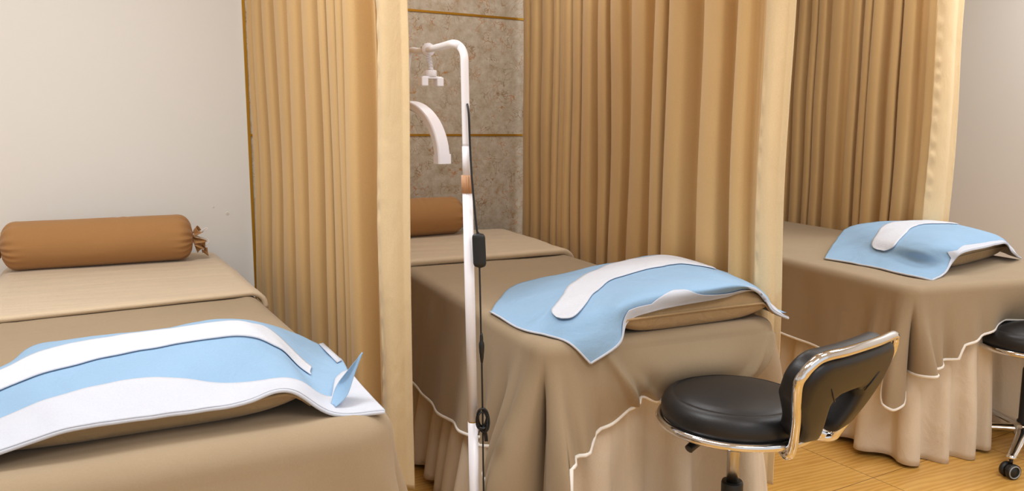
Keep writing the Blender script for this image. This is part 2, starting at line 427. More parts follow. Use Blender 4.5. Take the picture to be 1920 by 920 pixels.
R7 = math.radians(7.0); R12 = math.radians(12.0)
bed1 = Bed((-.235, 1.30), math.radians(.5), .75, 2.20, .64)
bed2 = Bed((.945, 1.535), R7, .72, 1.96, .655)
bed3 = Bed((2.45, 1.60), R12, .93, 1.90, .64)
def hem_side(bed, pts, off, front):
    """photo points of the hem -> (s, height), on the hanging side pushed out by off"""
    out = []
    for px, py in pts:
        d = ray(px, py)
        n2, base = (bed.d, bed.FL-bed.d*off) if front else (bed.r, bed.FL-bed.r*off)
        t = (base@n2)/(d[:2]@n2); q = C0+d*t
        a_, v_ = bed.loc(q); out.append((a_ if front else -v_, q[2]))
    return out
bed_frame(bed1, 'massage bed under the taupe cover in the left foreground', 1)
bed_frame(bed2, 'massage bed with cream skirt in the middle, behind the white lamp pole', 2, side_flare=.10, push=(.38, .08))
bed_frame(bed3, 'massage bed with cream skirt at the right, past the second curtain', 3, side_flare=.05, push=(.58, .17))

def ex1(s, h, t):
    return .03*math.exp(-((s-.35)/.3)**2)*math.sin(PI*min(1, h/.5))
cover(bed1, [(-3, .28), (0, .2), (.375, .3), (.75, .2), (4, .28)],
      [(.685, .028, -.022, .0), (.735, .026, .045, .0), (.775, .013, -.035, .0), (.815, .026, .045, .0), (.87, .02, -.03, .0), (.93, .04, .03, .03), (1.02, .03, -.025, .05), (1.1, .05, .02, .05), (1.3, .1, .02, .05)],
      ex1, 'taupe bed cover on the left foreground bed', .10, .10, .05, seed=1)
def ex2(s, h, t):
    o = 0.0
    o += .05*h*smooth01(-s/.12)
    if s > .15:
        g = math.exp(-((s-.45)/.22)**2)
        o += .035*g*math.sin(PI*min(1, t*1.1)) - .05*g*t*t
        for (c, z0, am, sl) in ((.245, .105, .030, 1.5), (.33, .14, .016, .9), (.60, .10, .018, -1.3), (.655, .07, .018, -1.5), (.56, .13, .012, -.8)):
            zc = z0 + sl*(s-c)
            o += am*math.exp(-((h-zc)/.018)**2)*math.exp(-((s-c)/.06)**2)
    return o
H2 = [(-2.2, .30)] + sorted(hem_side(bed2, [(775,742),(820,790),(845,812),(880,835),(905,846)], .085, False))
H2 += [(-.17, H2[-1][1]), (-.15, H2[-1][1]-.01), (-.13, H2[-1][1]-.045), (-.09, H2[-1][1]-.065), (-.05, H2[-1][1]-.075), (-.02, H2[-1][1]-.085), (.005, .20), (.03, .20), (.045, .28)]
H2 += sorted(hem_side(bed2, [(1036,880),(1045,866),(1070,852),(1100,845),(1127,826),(1130,815),(1160,800),(1200,775),(1225,752)], .035, True))
H2 += [(.33, .475), (.5, .47), (.66, .46), (.73, .44), (.85, .40), (1.2, .38), (3, .3)]
cover(bed2, H2,
      [(-.31, .035, -.022, .02), (-.235, .03, .024, .02), (-.175, .018, -.03, .02), (-.12, .035, .05, .0), (-.045, .032, .085, .0), (.006, .010, -.14, .0), (.045, .022, .085, .0), (.10, .03, .045, .0), (.15, .025, -.022, .04), (-.42, .05, .008, .06), (-.62, .06, .010, .08), (-.52, .05, -.006, .05), (.2, .04, .02, .1), (.745, .04, .05, .0), (.83, .03, -.03, .0)],
      ex2, 'taupe bed cover on the middle bed, its corner hanging beside the lamp cord', .10, .055, .03, seed=2)
def ex3(s, h, t): return .03*h*smooth01(-s/.12) - .05*math.exp(-((s-.56)/.17)**4)*t*t
H3 = [(-2, .42)] + sorted(hem_side(bed3, [(1490,638),(1590,675),(1690,712)], .055, False))
z_l = H3[-1][1]
H3 = [h_ for h_ in H3 if h_[0] < -.075] + [(-.066, z_l), (-.056, z_l-.02), (-.047, z_l-.06), (-.03, z_l-.10), (-.012, z_l-.115), (.006, z_l-.10), (.016, z_l-.05), (.022, z_l)]
H3 += sorted(hem_side(bed3, [(1738,698),(1803,674),(1812,651),(1850,635),(1920,608)], .04, True))
H3 += [(.9, .45), (.98, .42), (3, .42)]
H3 = sorted(H3)
cover(bed3, H3,
      [(-.185, .03, -.025, .0), (-.125, .022, .03, .0), (-.068, .012, -.03, .0), (-.022, .022, .055, .0), (.018, .009, -.09, .0), (.055, .022, .075, .0), (.11, .03, .03, .0), (.165, .02, -.03, .02), (.21, .03, .02, .02), (.27, .03, .03, .02), (.33, .025, -.02, .02), (.38, .03, .02, .02), (-.35, .06, .015, .05), (-.28, .03, .015, .05), (-.6, .07, .012, .05), (.93, .05, .04, .0)],
      ex3, 'taupe bed cover on the right bed, a rounded tongue hanging at its corner', .09, .055, .03, seed=5)

a, v = bed1.loc(PZ(490, 548, .65)); a2, v2 = bed1.loc(PZ(0, 600, .65))
sl = (v-v2)/(a-a2); sheet(bed1, v-sl*a, sl, .014, 'pale sand sheet folded back under the bolster on the left bed', .008, seed=1)
a, v = bed2.loc(PZ(1050, 474, .665)); a2, v2 = bed2.loc(PZ(780, 495, .665))
sl = (v-v2)/(a-a2); sheet(bed2, v-sl*a, sl, .024, 'sand sheet with a thick rolled fold on the middle bed', .014, over=.025, seed=2)

# ------------------------------------------------------------------ bolsters
def bolster(c0, c1, r, label, seed):
    c0 = Vector(c0); c1 = Vector(c1); ax = (c1-c0).normalized(); L = (c1-c0).length
    up = Vector((0, 0, 1)); up = (up-ax*up.dot(ax)).normalized(); sd = ax.cross(up)
    root_o = (c0+c1)/2
    prof = []
    for t in np.linspace(0, 1, 90):
        x = t*L; e = min(x, L-x)
        rr = .012 + (r-.012)*(1-(1-min(1, e/.062))**2.3)**.5
        prof.append((x, rr, e))
    n = 120; P = []
    for (x, rr, e) in prof:
        g = math.exp(-(e/.045)**2)
        row = []
        for k in range(n+1):
            th = 2*PI*(k % n)/n
            q = 1 + .06*g*math.sin(17*th+2*math.sin(3*th+seed)) + .010*nz(x*9, math.cos(th)*1.5+seed, math.sin(th)*1.5)
            q += .012*math.exp(-((x-.62*L)/.03)**2)*max(0, math.sin(th))*math.sin(x*160)
            # weight flattens the underside a little
            y = rr*q*math.cos(th); z = rr*q*math.sin(th)
            z = max(z, -r*.985)
            row.append(c0+ax*x+sd*y+up*z)
        P.append(row)
    o = MB().grid(P).build('bolster', M['bolster'], origin=root_o)
    tag(o, label, 'bolster', 'brown bolsters')
    for (c, dr) in ((c0, -1), (c1, 1)):
        rows = []
        for i, t in enumerate(np.linspace(0, 1, 10)):
            row = []
            for k in range(97):
                th = 2*PI*(k % 96)/96
                fr = math.sin(9*th+seed+dr)*.6+.4*math.sin(5*th+1.3)
                rr = .011 + .034*t**1.1*(1+.35*fr)
                off = -.004 + .026*t*(1+.6*math.sin(7*th+seed*2)) + .008*t*fr
                row.append(c+ax*dr*off+sd*rr*math.cos(th)+up*(rr*math.sin(th)-.012*t))
            rows.append(row)
        q = solidify(MB().grid(rows).build('ruffle', M['bolster'], o), .0015)
        mb = MB(); cc = c+ax*dr*.002
        mb.tube([cc+sd*.0135*math.cos(a)+up*.0135*math.sin(a) for a in np.linspace(0, 2*PI, 24, endpoint=False)], .003, 8, closed=True)
        lp = spline([cc-sd*.012+up*.004, cc+ax*dr*.03-sd*.03+up*.012, cc+ax*dr*.055-sd*.03+up*.022, cc+ax*dr*.05-sd*.03+up*.028, cc+ax*dr*.02-sd*.02+up*.010], 6)
        mb.tube(lp, .0016, 6)
        mb.tube(spline([cc-sd*.014, cc+ax*dr*.024-sd*.045-up*.01, cc+ax*dr*.02-sd*.05-up*.035, cc+ax*dr*.012-sd*.045-up*.055], 6), .0028, 6)
        mb.tube(spline([cc-sd*.014, cc+ax*dr*.05-sd*.035-up*.016, cc+ax*dr*.058-sd*.03-up*.03, cc+ax*dr*.045-sd*.03-up*.045], 6), .002, 6)
        mb.build('drawstring', M['trim'], o)['label'] = 'white drawstring'
    # the loose knotted ends of the gathered cloth
    mb = MB()
    for (dx, dz) in ((.030, -.035), (.038, -.062)):
        rows = []
        for t in np.linspace(0, 1, 8):
            rows.append([c1+ax*(dx+.022*(t-.3))-sd*(.018+.012*math.cos(4*u+dz*60))+up*(dz-.008*t+.010*math.sin(5*u+3*t)+(u-.5)*.016) for u in np.linspace(0, 1, 10)])
        mb.grid(rows)
    solidify(mb.build('tie_end', M['bolster'], o), .0015)
    return o
rb = .089
zb = .64+.017+.0+rb+.006
p0 = PZ(0, 463, zb-.001); p1 = PZ(362, 443, zb+.001)
bolster(p0, p1, rb, 'brown bolster with white drawstring lying against the white wall', 1)
zb2 = .655+.030+rb+.004
q1 = PZ(864, 402, zb2); q0 = q1 + np.array([-.56, -.02, 0])
bolster(q0, q1, rb-.002, 'brown bolster at the marble wall, half hidden by the first curtain', 2)

# ------------------------------------------------------------------ pillows and cloths
def cr_surface(G, nu, nv):
    """bicubic Catmull-Rom through control net G[col][row]"""
    G = np.asarray(G, float)
    rows = [spline(G[i], nv) for i in range(G.shape[0])]
    rows = np.array(rows)
    return np.array([spline(rows[:, j], nu) for j in range(rows.shape[1])]).transpose(1, 0, 2)
class Surf:
    def __init__(s, cols, zmul=0.0, nu=12, nv=12):
        G = [[PZ(*p) for p in c] for c in cols]
        s.S = cr_surface(G, nu, nv); s.a, s.b = s.S.shape[:2]; s.nc = len(cols)-1; s.nr = len(cols[0])-1
        s.S = s.S + s.normals()*np.array([[.0035*nz(p[0]*9, p[1]*9, 3)+.0018*nz(p[0]*24+p[1]*8, p[1]*13, 7) for p in r] for r in s.S])[..., None]
        e = .08; m = (s.nc/2, s.nr/2)
        q = np.cross(s.at(m[0]+e, m[1])-s.at(m[0]-e, m[1]), s.at(m[0], m[1]-e)-s.at(m[0], m[1]+e)); s.sgn = 1 if q[2] > 0 else -1
    def at(s, u, v):           # u in control columns, v in control rows
        x = min(max(u/s.nc*(s.a-1), 0), s.a-1.001); y = min(max(v/s.nr*(s.b-1), 0), s.b-1.001)
        i, j = int(x), int(y); fx, fy = x-i, y-j
        return (s.S[i, j]*(1-fx)*(1-fy)+s.S[i+1, j]*fx*(1-fy)+s.S[i, j+1]*(1-fx)*fy+s.S[i+1, j+1]*fx*fy)
    def nrm(s, u, v):
        e = .08
        n = np.cross(s.at(u+e, v)-s.at(u-e, v), s.at(u, v-e)-s.at(u, v+e)); n = n/np.linalg.norm(n)
        return n*s.sgn
    def inv(s, px, py):
        if not hasattr(s, 'pix'):
            us, vs = np.linspace(0, s.nc, s.nc*40+1), np.linspace(0, s.nr, s.nr*40+1)
            Q = np.array([[s.at(u, v) for v in vs] for u in us]); D = Q-C0
            s.pix = np.stack([960+FPX*(D@RT)/(D@FW), 460-FPX*(D@UP)/(D@FW)], -1); s.us, s.vs = us, vs
        e = ((s.pix-np.array([px, py]))**2).sum(-1) - .0*s.vs[None, :]
        i, j = np.unravel_index(np.argmin(e), e.shape); return s.us[i], s.vs[j]
    def normals(s):
        n = np.cross(np.gradient(s.S, axis=0), np.gradient(s.S, axis=1)); n /= np.linalg.norm(n, axis=-1, keepdims=True)+1e-12
        return n if n[..., 2].mean() > 0 else -n
    def off(s, u, v, h): return s.at(u, v)+s.nrm(u, v)*h

def bvh_of(P):
    a, b = P.shape[:2]
    return BVHTree.FromPolygons([tuple(p) for p in P.reshape(-1, 3)], [(i*b+j, i*b+j+1, (i+1)*b+j+1, (i+1)*b+j) for i in range(a-1) for j in range(b-1)])
def pillow(fl, fr, depth, th, zb, d, surf, label, seed, back_w=1.0):
    fl = np.array(fl); fr = np.array(fr); d3 = np.array([d[0], d[1], 0])
    bv = bvh_of(surf.S)
    N = 44; mb = MB()
    r = (fr-fl); r[2] = 0; Wd = np.linalg.norm(r); r /= Wd
    cen = fl + r*Wd/2 + d3*depth/2
    for sgn in (1, -1):
        P = []
        for x in np.linspace(-1, 1, N):
            row = []
            for y in np.linspace(-1, 1, N):
                hx = (1-abs(x)**4)**.5*(1-abs(y)**5)**.5
                pin = 1-.07*(1-abs(x)**2)*abs(y)**3*0.6
                pin2 = 1-.05*(1-abs(y)**2)*abs(x)**3
                wr = .0035*nz(x*7+seed, y*7, 2)*(abs(y)**2) + .003*math.sin(x*38+seed)*abs(y)**6*(1-abs(x)**4)
                q = cen + r*(x*Wd/2*pin2) + d3*(y*depth/2*pin)
                if sgn > 0: z = zb + th*.42 + th*.58*hx + wr
                else: z = zb + th*.42 - th*.42*min(1, hx*1.25) + .0
                hit = bv.ray_cast(Vector((q[0], q[1], 2)), Vector((0, 0, -1)))
                if hit[0] is not None: z = min(z, max(hit[0].z-.0085, zb+.001 if sgn < 0 else zb+.003))
                q[2] = z; row.append(q)
            P.append(row if sgn > 0 else row[::-1])
        mb.grid(P)
    o = mb.build('pillow', M['pillow'], origin=(cen[0], cen[1], zb))
    bpy_weld(o)
    tag(o, label, 'pillow', 'tan pillows')
    # piped seam and a corner tuft
    pts = []
    for x in np.linspace(-1, 1, 40):
        pin = 1-.07*(1-abs(x)**2)*.6
        q = cen + r*(x*Wd/2) + d3*(-depth/2*pin-.002); q[2] = zb+th*.42
        hit = bv.ray_cast(Vector((q[0], q[1], 2)), Vector((0, 0, -1)))
        if hit[0] is not None: q[2] = min(q[2], max(hit[0].z-.012, zb+.004))
        pts.append(q)
    MB().tube(pts, .0035, 8).build('piping', M['pillow'], o)
    return o
def subgrid(S, u0, u1, vlo, vhi, nu, nv, h):
    P = []
    for u in np.linspace(u0, u1, nu):
        a, b = vlo(u), vhi(u)
        P.append([S.off(u, v, h) for v in np.linspace(a, b, nv)])
    return P
def strip_mesh(S, rows, h, lift=.0):
    """rows: pairs of photo points across the band, from its tip on"""
    UV = np.array([[S.inv(*p), S.inv(*q)] for p, q in rows])
    A, B = spline(UV[:, 0], 8), spline(UV[:, 1], 8)
    P = []
    for i in range(len(A)):
        f = i/len(A)
        P.append([S.off(*(A[i]*(1-t)+B[i]*t), h+lift*max(0, 1-f*3)) for t in np.linspace(0, 1, 14)])
    return P
def border_tab(S, pts):
    return sorted(S.inv(*p) for p in pts)

# middle bed cloth
c2 = [[(919,584,.662),(977,616,.662),(1023,627,.662),(1068,643,.655),(1107,681,.605)],
      [(968,533,.672),(1022,556,.700),(1075,588,.708),(1125,612,.690),(1160,645,.650)],
      [(1080,507,.715),(1110,530,.735),(1140,553,.742),(1160,575,.735),(1178,600,.700)],
      [(1160,491,.745),(1180,507,.760),(1200,532,.763),(1215,555,.755),(1240,578,.722)],
      [(1240,478,.755),(1268,496,.775),(1295,520,.773),(1315,542,.765),(1335,560,.732)],
      [(1342,504,.745),(1362,516,.763),(1382,528,.763),(1400,537,.758),(1417,544,.737)],
      [(1398,528,.700),(1420,540,.705),(1435,553,.702),(1443,567,.695),(1448,582,.685)],
      [(1405,570,.662),(1425,577,.662),(1445,585,.662),(1462,592,.662),(1478,597,.660)]]
S2 = Surf(c2)
def mask_cloth(name, S, label, strip, border, tip=None, h_strip=.004, edge_trims=(), lift=0.0, bed=None):
    blue = solidify(MB().grid(S.S).build(name, M['blue'], origin=S.at(S.nc/2, S.nr/2)), .0016)
    tag(blue, label, 'pillow cloth', 'blue and white pillow cloths')
    lining = MB().grid(S.S - S.normals()*.0032).build('lining', M['white'], blue); lining['label'] = 'white underside lining'
    P = strip_mesh(S, strip, h_strip, lift)
    st = solidify(MB().grid(P).build('white_band', M['gauze'], blue), .0022); st['label'] = 'white gauze band across the top'
    bd = solidify(MB().grid(subgrid(S, border[0][0], border[-1][0], lambda u: interp(u, [(b[0], b[1]) for b in border]), lambda u: S.nr, 150, 16, .0042)).build('border', M['white'], blue), .0014)
    bd['label'] = 'white border along the front hem'
    return blue
def hem_tube(S, pts, r, parent, h=0.0):
    o = MB().tube([S.off(u, v, h) for u, v in pts], r, 8).build('piping', M['white'], parent); o['label'] = 'white piped edge'
strip2 = [((1046,600),(1056,602)), ((1038,592),(1072,600)), ((1037,584),(1084,592)), ((1042,574),(1094,578)), ((1055,556),(1107,559)), ((1081,527),(1139,530)), ((1126,504),(1170,519)), ((1174,490),(1207,508)), ((1215,483),(1245,500)), ((1248,480),(1278,496)), ((1287,487),(1312,500)), ((1320,497),(1342,506))]
b2 = [(.9, 4.0), (1.2, 3.93), (1.9, 3.6), (2.2, 3.4), (2.9, 3.45), (3.2, 3.2), (3.5, 2.95), (3.7, 3.0), (3.95, 3.4), (4.3, 3.6), (5.0, 3.62), (5.8, 3.3), (6.5, 3.2), (7.0, 3.1)]
cl2 = mask_cloth('pillow_cloth', S2, 'blue cloth with a rounded white band over the pillow on the middle bed', strip2, b2, lift=.006)
hem_tube(S2, [(0, v) for v in np.linspace(0, 4, 30)], .0028, cl2)
hem_tube(S2, [(u, 4) for u in np.linspace(0, 7, 80)], .0032, cl2)
tp = [PZ(1445, 574, .672), PZ(1474, 586, .668), PZ(1450, 585, .668)]
solidify(obj('loose_ply', [tuple(x) for x in tp], [(0, 1, 2)], M['blue'], cl2), .001)
pillow(PZ(1166, 632, .660), PZ(1448, 594, .660), .30, .105, .658, bed2.d, S2, 'tan pillow under the blue cloth on the middle bed', 2)

# left bed cloth
def Y1(px, py, y): q = PY(px, py, y); return (px, py, q[2])
c1 = [[Y1(-150,742,1.80),Y1(-150,772,1.68),Y1(-150,808,1.60),Y1(-150,855,1.49),Y1(-150,902,1.39)],
      [Y1(5,686,1.82),Y1(0,698,1.69),Y1(0,735,1.60),Y1(0,787,1.49),Y1(0,848,1.39)],
      [Y1(80,644,1.92),Y1(130,648,1.70),Y1(132,690,1.59),Y1(142,735,1.48),Y1(132,806,1.385)],
      [Y1(290,618,1.80),Y1(290,623,1.68),Y1(290,655,1.58),Y1(275,711,1.47),Y1(300,780,1.38)],
      [Y1(420,598,1.80),Y1(435,604,1.68),Y1(440,632,1.58),Y1(425,722,1.46),Y1(450,757,1.375)],
      [Y1(520,611,1.82),Y1(500,618,1.70),Y1(520,655,1.58),Y1(548,713,1.45),Y1(540,732,1.375)],
      [(603,647,.648),(583,690,.665),(580,706,.664),(608,742,.652),(625,776,.645)],
      [(640,674,.645),(648,686,.646),(656,700,.646),(680,728,.646),(722,772,.643)]]
S1 = Surf(c1)
strip1 = [((-140,766),(-140,802)), ((0,698),(0,735)), ((60,668),(65,708)), ((130,648),(132,690)), ((210,634),(210,670)), ((290,623),(290,655)), ((370,612),(370,641)), ((435,604),(440,632)), ((470,609),(485,638)), ((500,618),(516,652)), ((540,652),(548,678)), ((564,674),(568,696)), ((583,690),(581,705))]
b1 = [(0, 3.0), (1, 3.0), (5.0, 3.0), (5.9, 3.0), (6.15, 3.1), (6.5, 2.3), (6.75, 1.9), (7.0, 1.8)]
cl1 = mask_cloth('pillow_cloth', S1, 'blue cloth with long white band over the left pillow, its corner curled up', strip1, b1)
hem_tube(S1, [(u, 4) for u in np.linspace(0, 7, 80)], .0036, cl1)
# curled corner of the loose blue ply
zt = .745
bl = []
Lp = [(620,758,.650),(630,724,.672),(652,694,.705),(679,660,.742)]
Rp = [(629,763,.650),(651,740,.668),(665,700,.703),(680,661,.742)]
A = spline([PZ(*p) for p in Lp], 8); B = spline([PZ(*p) for p in Rp], 8)
for i in range(len(A)):
    m = (A[i]+B[i])/2 + np.array([.012, .02, 0])*math.sin(PI*min(1, i/(len(A)-1)+.1))
    bl.append([A[i]*(1-t)**2+2*m*t*(1-t)+B[i]*t*t for t in np.linspace(0, 1, 8)])
o = solidify(MB().grid(bl).build('curled_corner', M['blue'], cl1), .0012); o['label'] = 'curled up corner of the blue ply'
tb = [[S1.off(u, v, .003) for v in (0.0, .35, .7, 1.0)] for u in np.linspace(6.0, 7.0, 10)]
tb = [[PZ(*p) for p in q] for q in (((598,647,.650),(632,682,.650)), ((606,645,.650),(641,677,.650)))]
solidify(MB().grid(np.array(tb)+np.array([0, 0, .003])).build('side_tab', M['white'], cl1), .0016)['label'] = 'white edge tab'
pillow(PZ(-120, 885, .642), PZ(583, 774, .642), .34, .105, .642, bed1.d, S1, 'tan pillow under the blue cloth on the left bed', 1)

# right bed cloth
c3 = [[(1546,484,.647),(1590,491,.647),(1640,500,.647),(1696,514,.645),(1747,525,.640)],
      [(1563,456,.668),(1610,465,.680),(1655,477,.682),(1710,490,.674),(1771,512,.650)],
      [(1590,426,.705),(1630,440,.724),(1675,455,.727),(1730,470,.720),(1786,490,.685)],
      [(1640,416,.728),(1670,425,.752),(1715,438,.758),(1760,452,.752),(1805,473,.718)],
      [(1722,413,.740),(1742,420,.758),(1772,430,.760),(1810,445,.750),(1845,464,.722)],
      [(1792,420,.730),(1815,427,.745),(1835,434,.747),(1862,445,.738),(1884,456,.718)],
      [(1848,440,.690),(1868,443,.705),(1882,449,.705),(1893,459,.697),(1899,474,.680)],
      [(1840,462,.648),(1860,468,.648),(1880,473,.648),(1898,479,.648),(1914,484,.645)]]
S3 = Surf(c3)
strip3 = [((1648,471),(1660,473)), ((1639,466),(1668,470)), ((1636,460),(1678,463)), ((1639,449),(1686,453)), ((1648,434),(1697,440)), ((1658,423),(1706,431)), ((1672,418),(1718,425)), ((1700,415),(1735,421)), ((1735,414),(1760,420)), ((1765,416),(1782,420)), ((1788,419),(1797,421))]
b3 = [(.9, 4.0), (1.5, 3.95), (2.2, 3.8), (2.5, 3.55), (2.9, 3.75), (3.4, 3.6), (4.2, 3.65), (5, 3.6), (6, 3.4), (7, 3.2)]
cl3 = mask_cloth('pillow_cloth', S3, 'blue cloth with a rounded white band over the pillow on the right bed', strip3, b3, lift=.005)
hem_tube(S3, [(0, v) for v in np.linspace(0, 4, 30)], .0034, cl3)
hem_tube(S3, [(u, 4) for u in np.linspace(0, 7, 80)], .0036, cl3)
pillow(PZ(1775, 508, .645), PZ(1888, 479, .645), .33, .105, .643, bed3.d, S3, 'tan pillow under the blue cloth on the right bed', 3)

# ------------------------------------------------------------------ curtains
def curtain(p0, p1, flap, z0, z1, label, seed, amp=.035, period=.105, wide=()):
    p0 = np.array(p0, float); p1 = np.array(p1, float); L = np.linalg.norm(p1-p0); t = (p1-p0)/L
    n = np.array([-t[1], t[0]]); n = n if n[0] < 0 else -n      # towards the camera side
    rnd = random.Random(seed)
    N = int(L/.005); Z = np.linspace(z0, z1, 34)
    ph = [0.0]; A = []; per = period; am = 1.0; nxt = 2*PI
    for i in range(N):
        ph.append(ph[-1]+2*PI*(L/N)/per)
        if ph[-1] > nxt: per = period*rnd.choice([.55, .8, 1.0, 1.25, 1.6]); am = rnd.uniform(.65, 1.25); nxt += 2*PI
        A.append(am)
    A.append(am); A = np.convolve(np.pad(A, 8, 'edge'), np.ones(17)/17, 'valid')
    P = []
    for i in range(N+1):
        s = i*L/N; row = []
        ed = smooth01((L-s)/.08)
        for z in Z:
            zz = (z-z0)/(z1-z0)
            f = ph[i] + .45*nz(s*2, z*1.1, seed)
            sn = math.sin(f); sh = math.copysign(abs(sn)**.55, sn)
            o = amp*A[i]*sh*(1.1-.25*zz)*ed + .012*nz(s*3, z*1.5, seed+5)
            sl = -.016*math.sin(2*f)*ed
            q = p0 + t*(s+sl) + n*o
            row.append((q[0], q[1], z))
        P.append(row)
    o = MB().grid(P).build('curtain', M['curtain'], origin=(p0[0], p0[1], z0)); solidify(o, .002)
    tag(o, label, 'curtain', 'golden tan cubicle curtains')
    fl = np.array(flap, float); W = np.linalg.norm(fl); fd = fl/W
    fn = np.array([-fd[1], fd[0]]); fn = fn if fn[1] < 0 else -fn
    ZF = np.linspace(z0, z1, 190); e_ = np.array(P[-1])
    start = [np.array([np.interp(z, e_[:, 2], e_[:, 0]), np.interp(z, e_[:, 2], e_[:, 1])]) for z in ZF]
    F = []
    for j in range(41):
        u = j/40; row = []
        for k, z in enumerate(ZF):
            puck = .007*math.exp(-((u-.10)/.07)**2)*math.sin(z*80+4*nz(z*7, seed))*smooth01(.6+1.5*nz(z*2.3, seed, 4))
            q = start[k] + fl*u + fn*(.020*math.sin(PI*min(1, u*1.3))**1 + puck + .010*nz(u*2, z*1.6, seed+8)) + t*0.0
            q = q + fd*(.010*nz(z*1.3, seed))*(1-u)
            row.append((q[0], q[1], z))
        F.append(row)
    h = MB().grid(F).build('edge_hem', M['curtain_hem'], o); solidify(h, .0025)
    h['label'] = 'wide smooth hem down the leading edge'
    return o
# first curtain (between left and middle beds)
e1 = PZ(770, 912, .15); pA = PY(478, 253, YW-.06)
f1 = PY(708, 253, 2.06)
curtain((pA[0]+.02, YW-.05), (f1[0], 2.06), (e1[0]-f1[0]+.006, e1[1]-2.06-.02), .15, ZC, 'golden curtain hanging between the left bed and the white lamp', 11, .036, .125)
# second curtain (right of the middle bed)
k2 = PY(1428, 253, 1.62); k2b = PY(1481, 253, 1.545)
curtain((2.085, YW-.05), (k2[0], 1.62), (k2b[0]-k2[0], k2b[1]-1.62), .12, ZC, 'golden curtain on the right side of the middle bed', 7, .040, .125)
# third curtain (far right, behind the right bed)
k3 = PY(1742, 253, 2.30); k3b = PY(1791, 253, 2.25)
curtain((3.96, YW-.06), (k3[0], 2.30), (k3b[0]-k3[0], k3b[1]-2.30), .12, ZC, 'golden curtain behind the right bed, beside the grey wall', 23, .036, .125)

# small ornament on the marble wall at the curtain edge
q = PY(986, 211, YW-.004)
e = empty('wall_ornament', (q[0], YW, q[2]), 'small red and green ornament on the marble wall, cut off by the second curtain', 'ornament')
bevel(MB().box((q[0]-.010, YW-.014, q[2]-.006), (q[0]+.02, YW+.003, q[2]+.006)).build('pot', M['red'], e, smooth=False), .003)
mb = MB()
for i, (dx, dz) in enumerate(((.0, .03), (.008, .036), (.004, .05), (-.003, .036), (.012, .046))):
    mb.sphere((q[0]+dx, YW-.008, q[2]+dz), (.005, .004, .007), 8, 6)
    mb.tube([(q[0]+.004, YW-.006, q[2]+.004), (q[0]+dx, YW-.008, q[2]+dz)], .0012, 6)
mb.build('foliage', M['green'], e)

# ------------------------------------------------------------------ lamp
YP = 1.62
pt = PY(873, 205, YP); pb = PY(888, 850, YP); dirp = (pb-pt)/(pb[2]-pt[2])
def pole_at(z): q = pt+dirp*(z-pt[2]); return Vector((q[0], q[1], z))
g0 = pole_at(0)
lamp = empty('floor_lamp', (g0.x, g0.y, 0), 'white floor lamp with a curved light head standing by the first curtain', 'lamp')
def zof(py, px=880): return PY(px, py, YP)[2]
mb = MB(); mb.lathe([(0, .0), (.105, .0), (.11, .004), (.11, .014), (.103, .02), (.02, .024), (.018, .05), (0, .05)], (g0.x-.03, g0.y-.02, 0), 40)
mb.build('base', M['whitem'], lamp)
zj = zof(790); zg0 = zof(362); zg1 = zof(328); zu = zof(274)
MB().tube([pole_at(.02), pole_at(zj-.002)], .0122, 20).build('lower_pole', M['whitem'], lamp)
MB().tube([pole_at(zj+.001), pole_at(zg0)], .0119, 20).build('pole', M['whitem'], lamp)
MB().tube([pole_at(zg1), pole_at(zu)], .0103, 20).build('pole', M['whitem'], lamp)
MB().tube([pole_at(zj-.004), pole_at(zj+.003)], .0112, 20).build('joint_ring', M['gold'], lamp)
gr = MB(); n = 48
for (za, zb_) in ((zg0, zg1),):
    V = []; 
    for z in (za, zb_):
        c = pole_at(z)
        V += [(c.x+(.0125+.0012*math.cos(16*2*PI*k_/96*1.0))*math.cos(2*PI*k_/96), c.y+(.0125+.0012*math.cos(16*2*PI*k_/96))*math.sin(2*PI*k_/96), z) for k_ in range(96)]
    gr.add(V, [(k_, (k_+1) % 96, 96+(k_+1) % 96, 96+k_) for k_ in range(96)]+[tuple(range(96))[::-1], tuple(range(96, 192))])
gr.build('grip', M['grip'], lamp)['label'] = 'tan ribbed grip'
# bent top arm
J = Vector(PY(803, 93, 2.08))
ptop = pole_at(zof(128)); 
bA = Vector(PY(850, 82, 1.66)); 
pts = [pole_at(zu+.0), pole_at(zof(200)), ptop, Vector(PY(870, 103, YP+.003)), Vector(PY(863, 88, YP+.015)), bA, bA+(J-bA)*.35, bA+(J-bA)*.7, J]
MB().tube(spline(pts, 8), [.0092]*(len(pts)*8-7), 16).build('arm', M['whitem'], lamp)
# swivel joint
mb = MB(); ad = (J-bA).normalized(); sdv = Vector((ad.y, -ad.x, 0)).normalized(); upv = Vector((0, 0, 1))
mb.tube([J-ad*.004, J+ad*.010], .0185, 20); mb.tube([J+ad*.012, J+ad*.026], .0165, 20)
mb.build('swivel_joint', M['whitep'], lamp)
mb = MB()
for a in np.linspace(.4, 2.8, 5):
    mb.tube([J+ad*.006+(sdv*math.cos(a)+upv*math.sin(a))*.017, J+ad*.018+(sdv*math.cos(a)+upv*math.sin(a))*.018], .0034, 8)
mb.build('joint_screw', M['chrome'], lamp)['label'] = 'shiny screw heads'
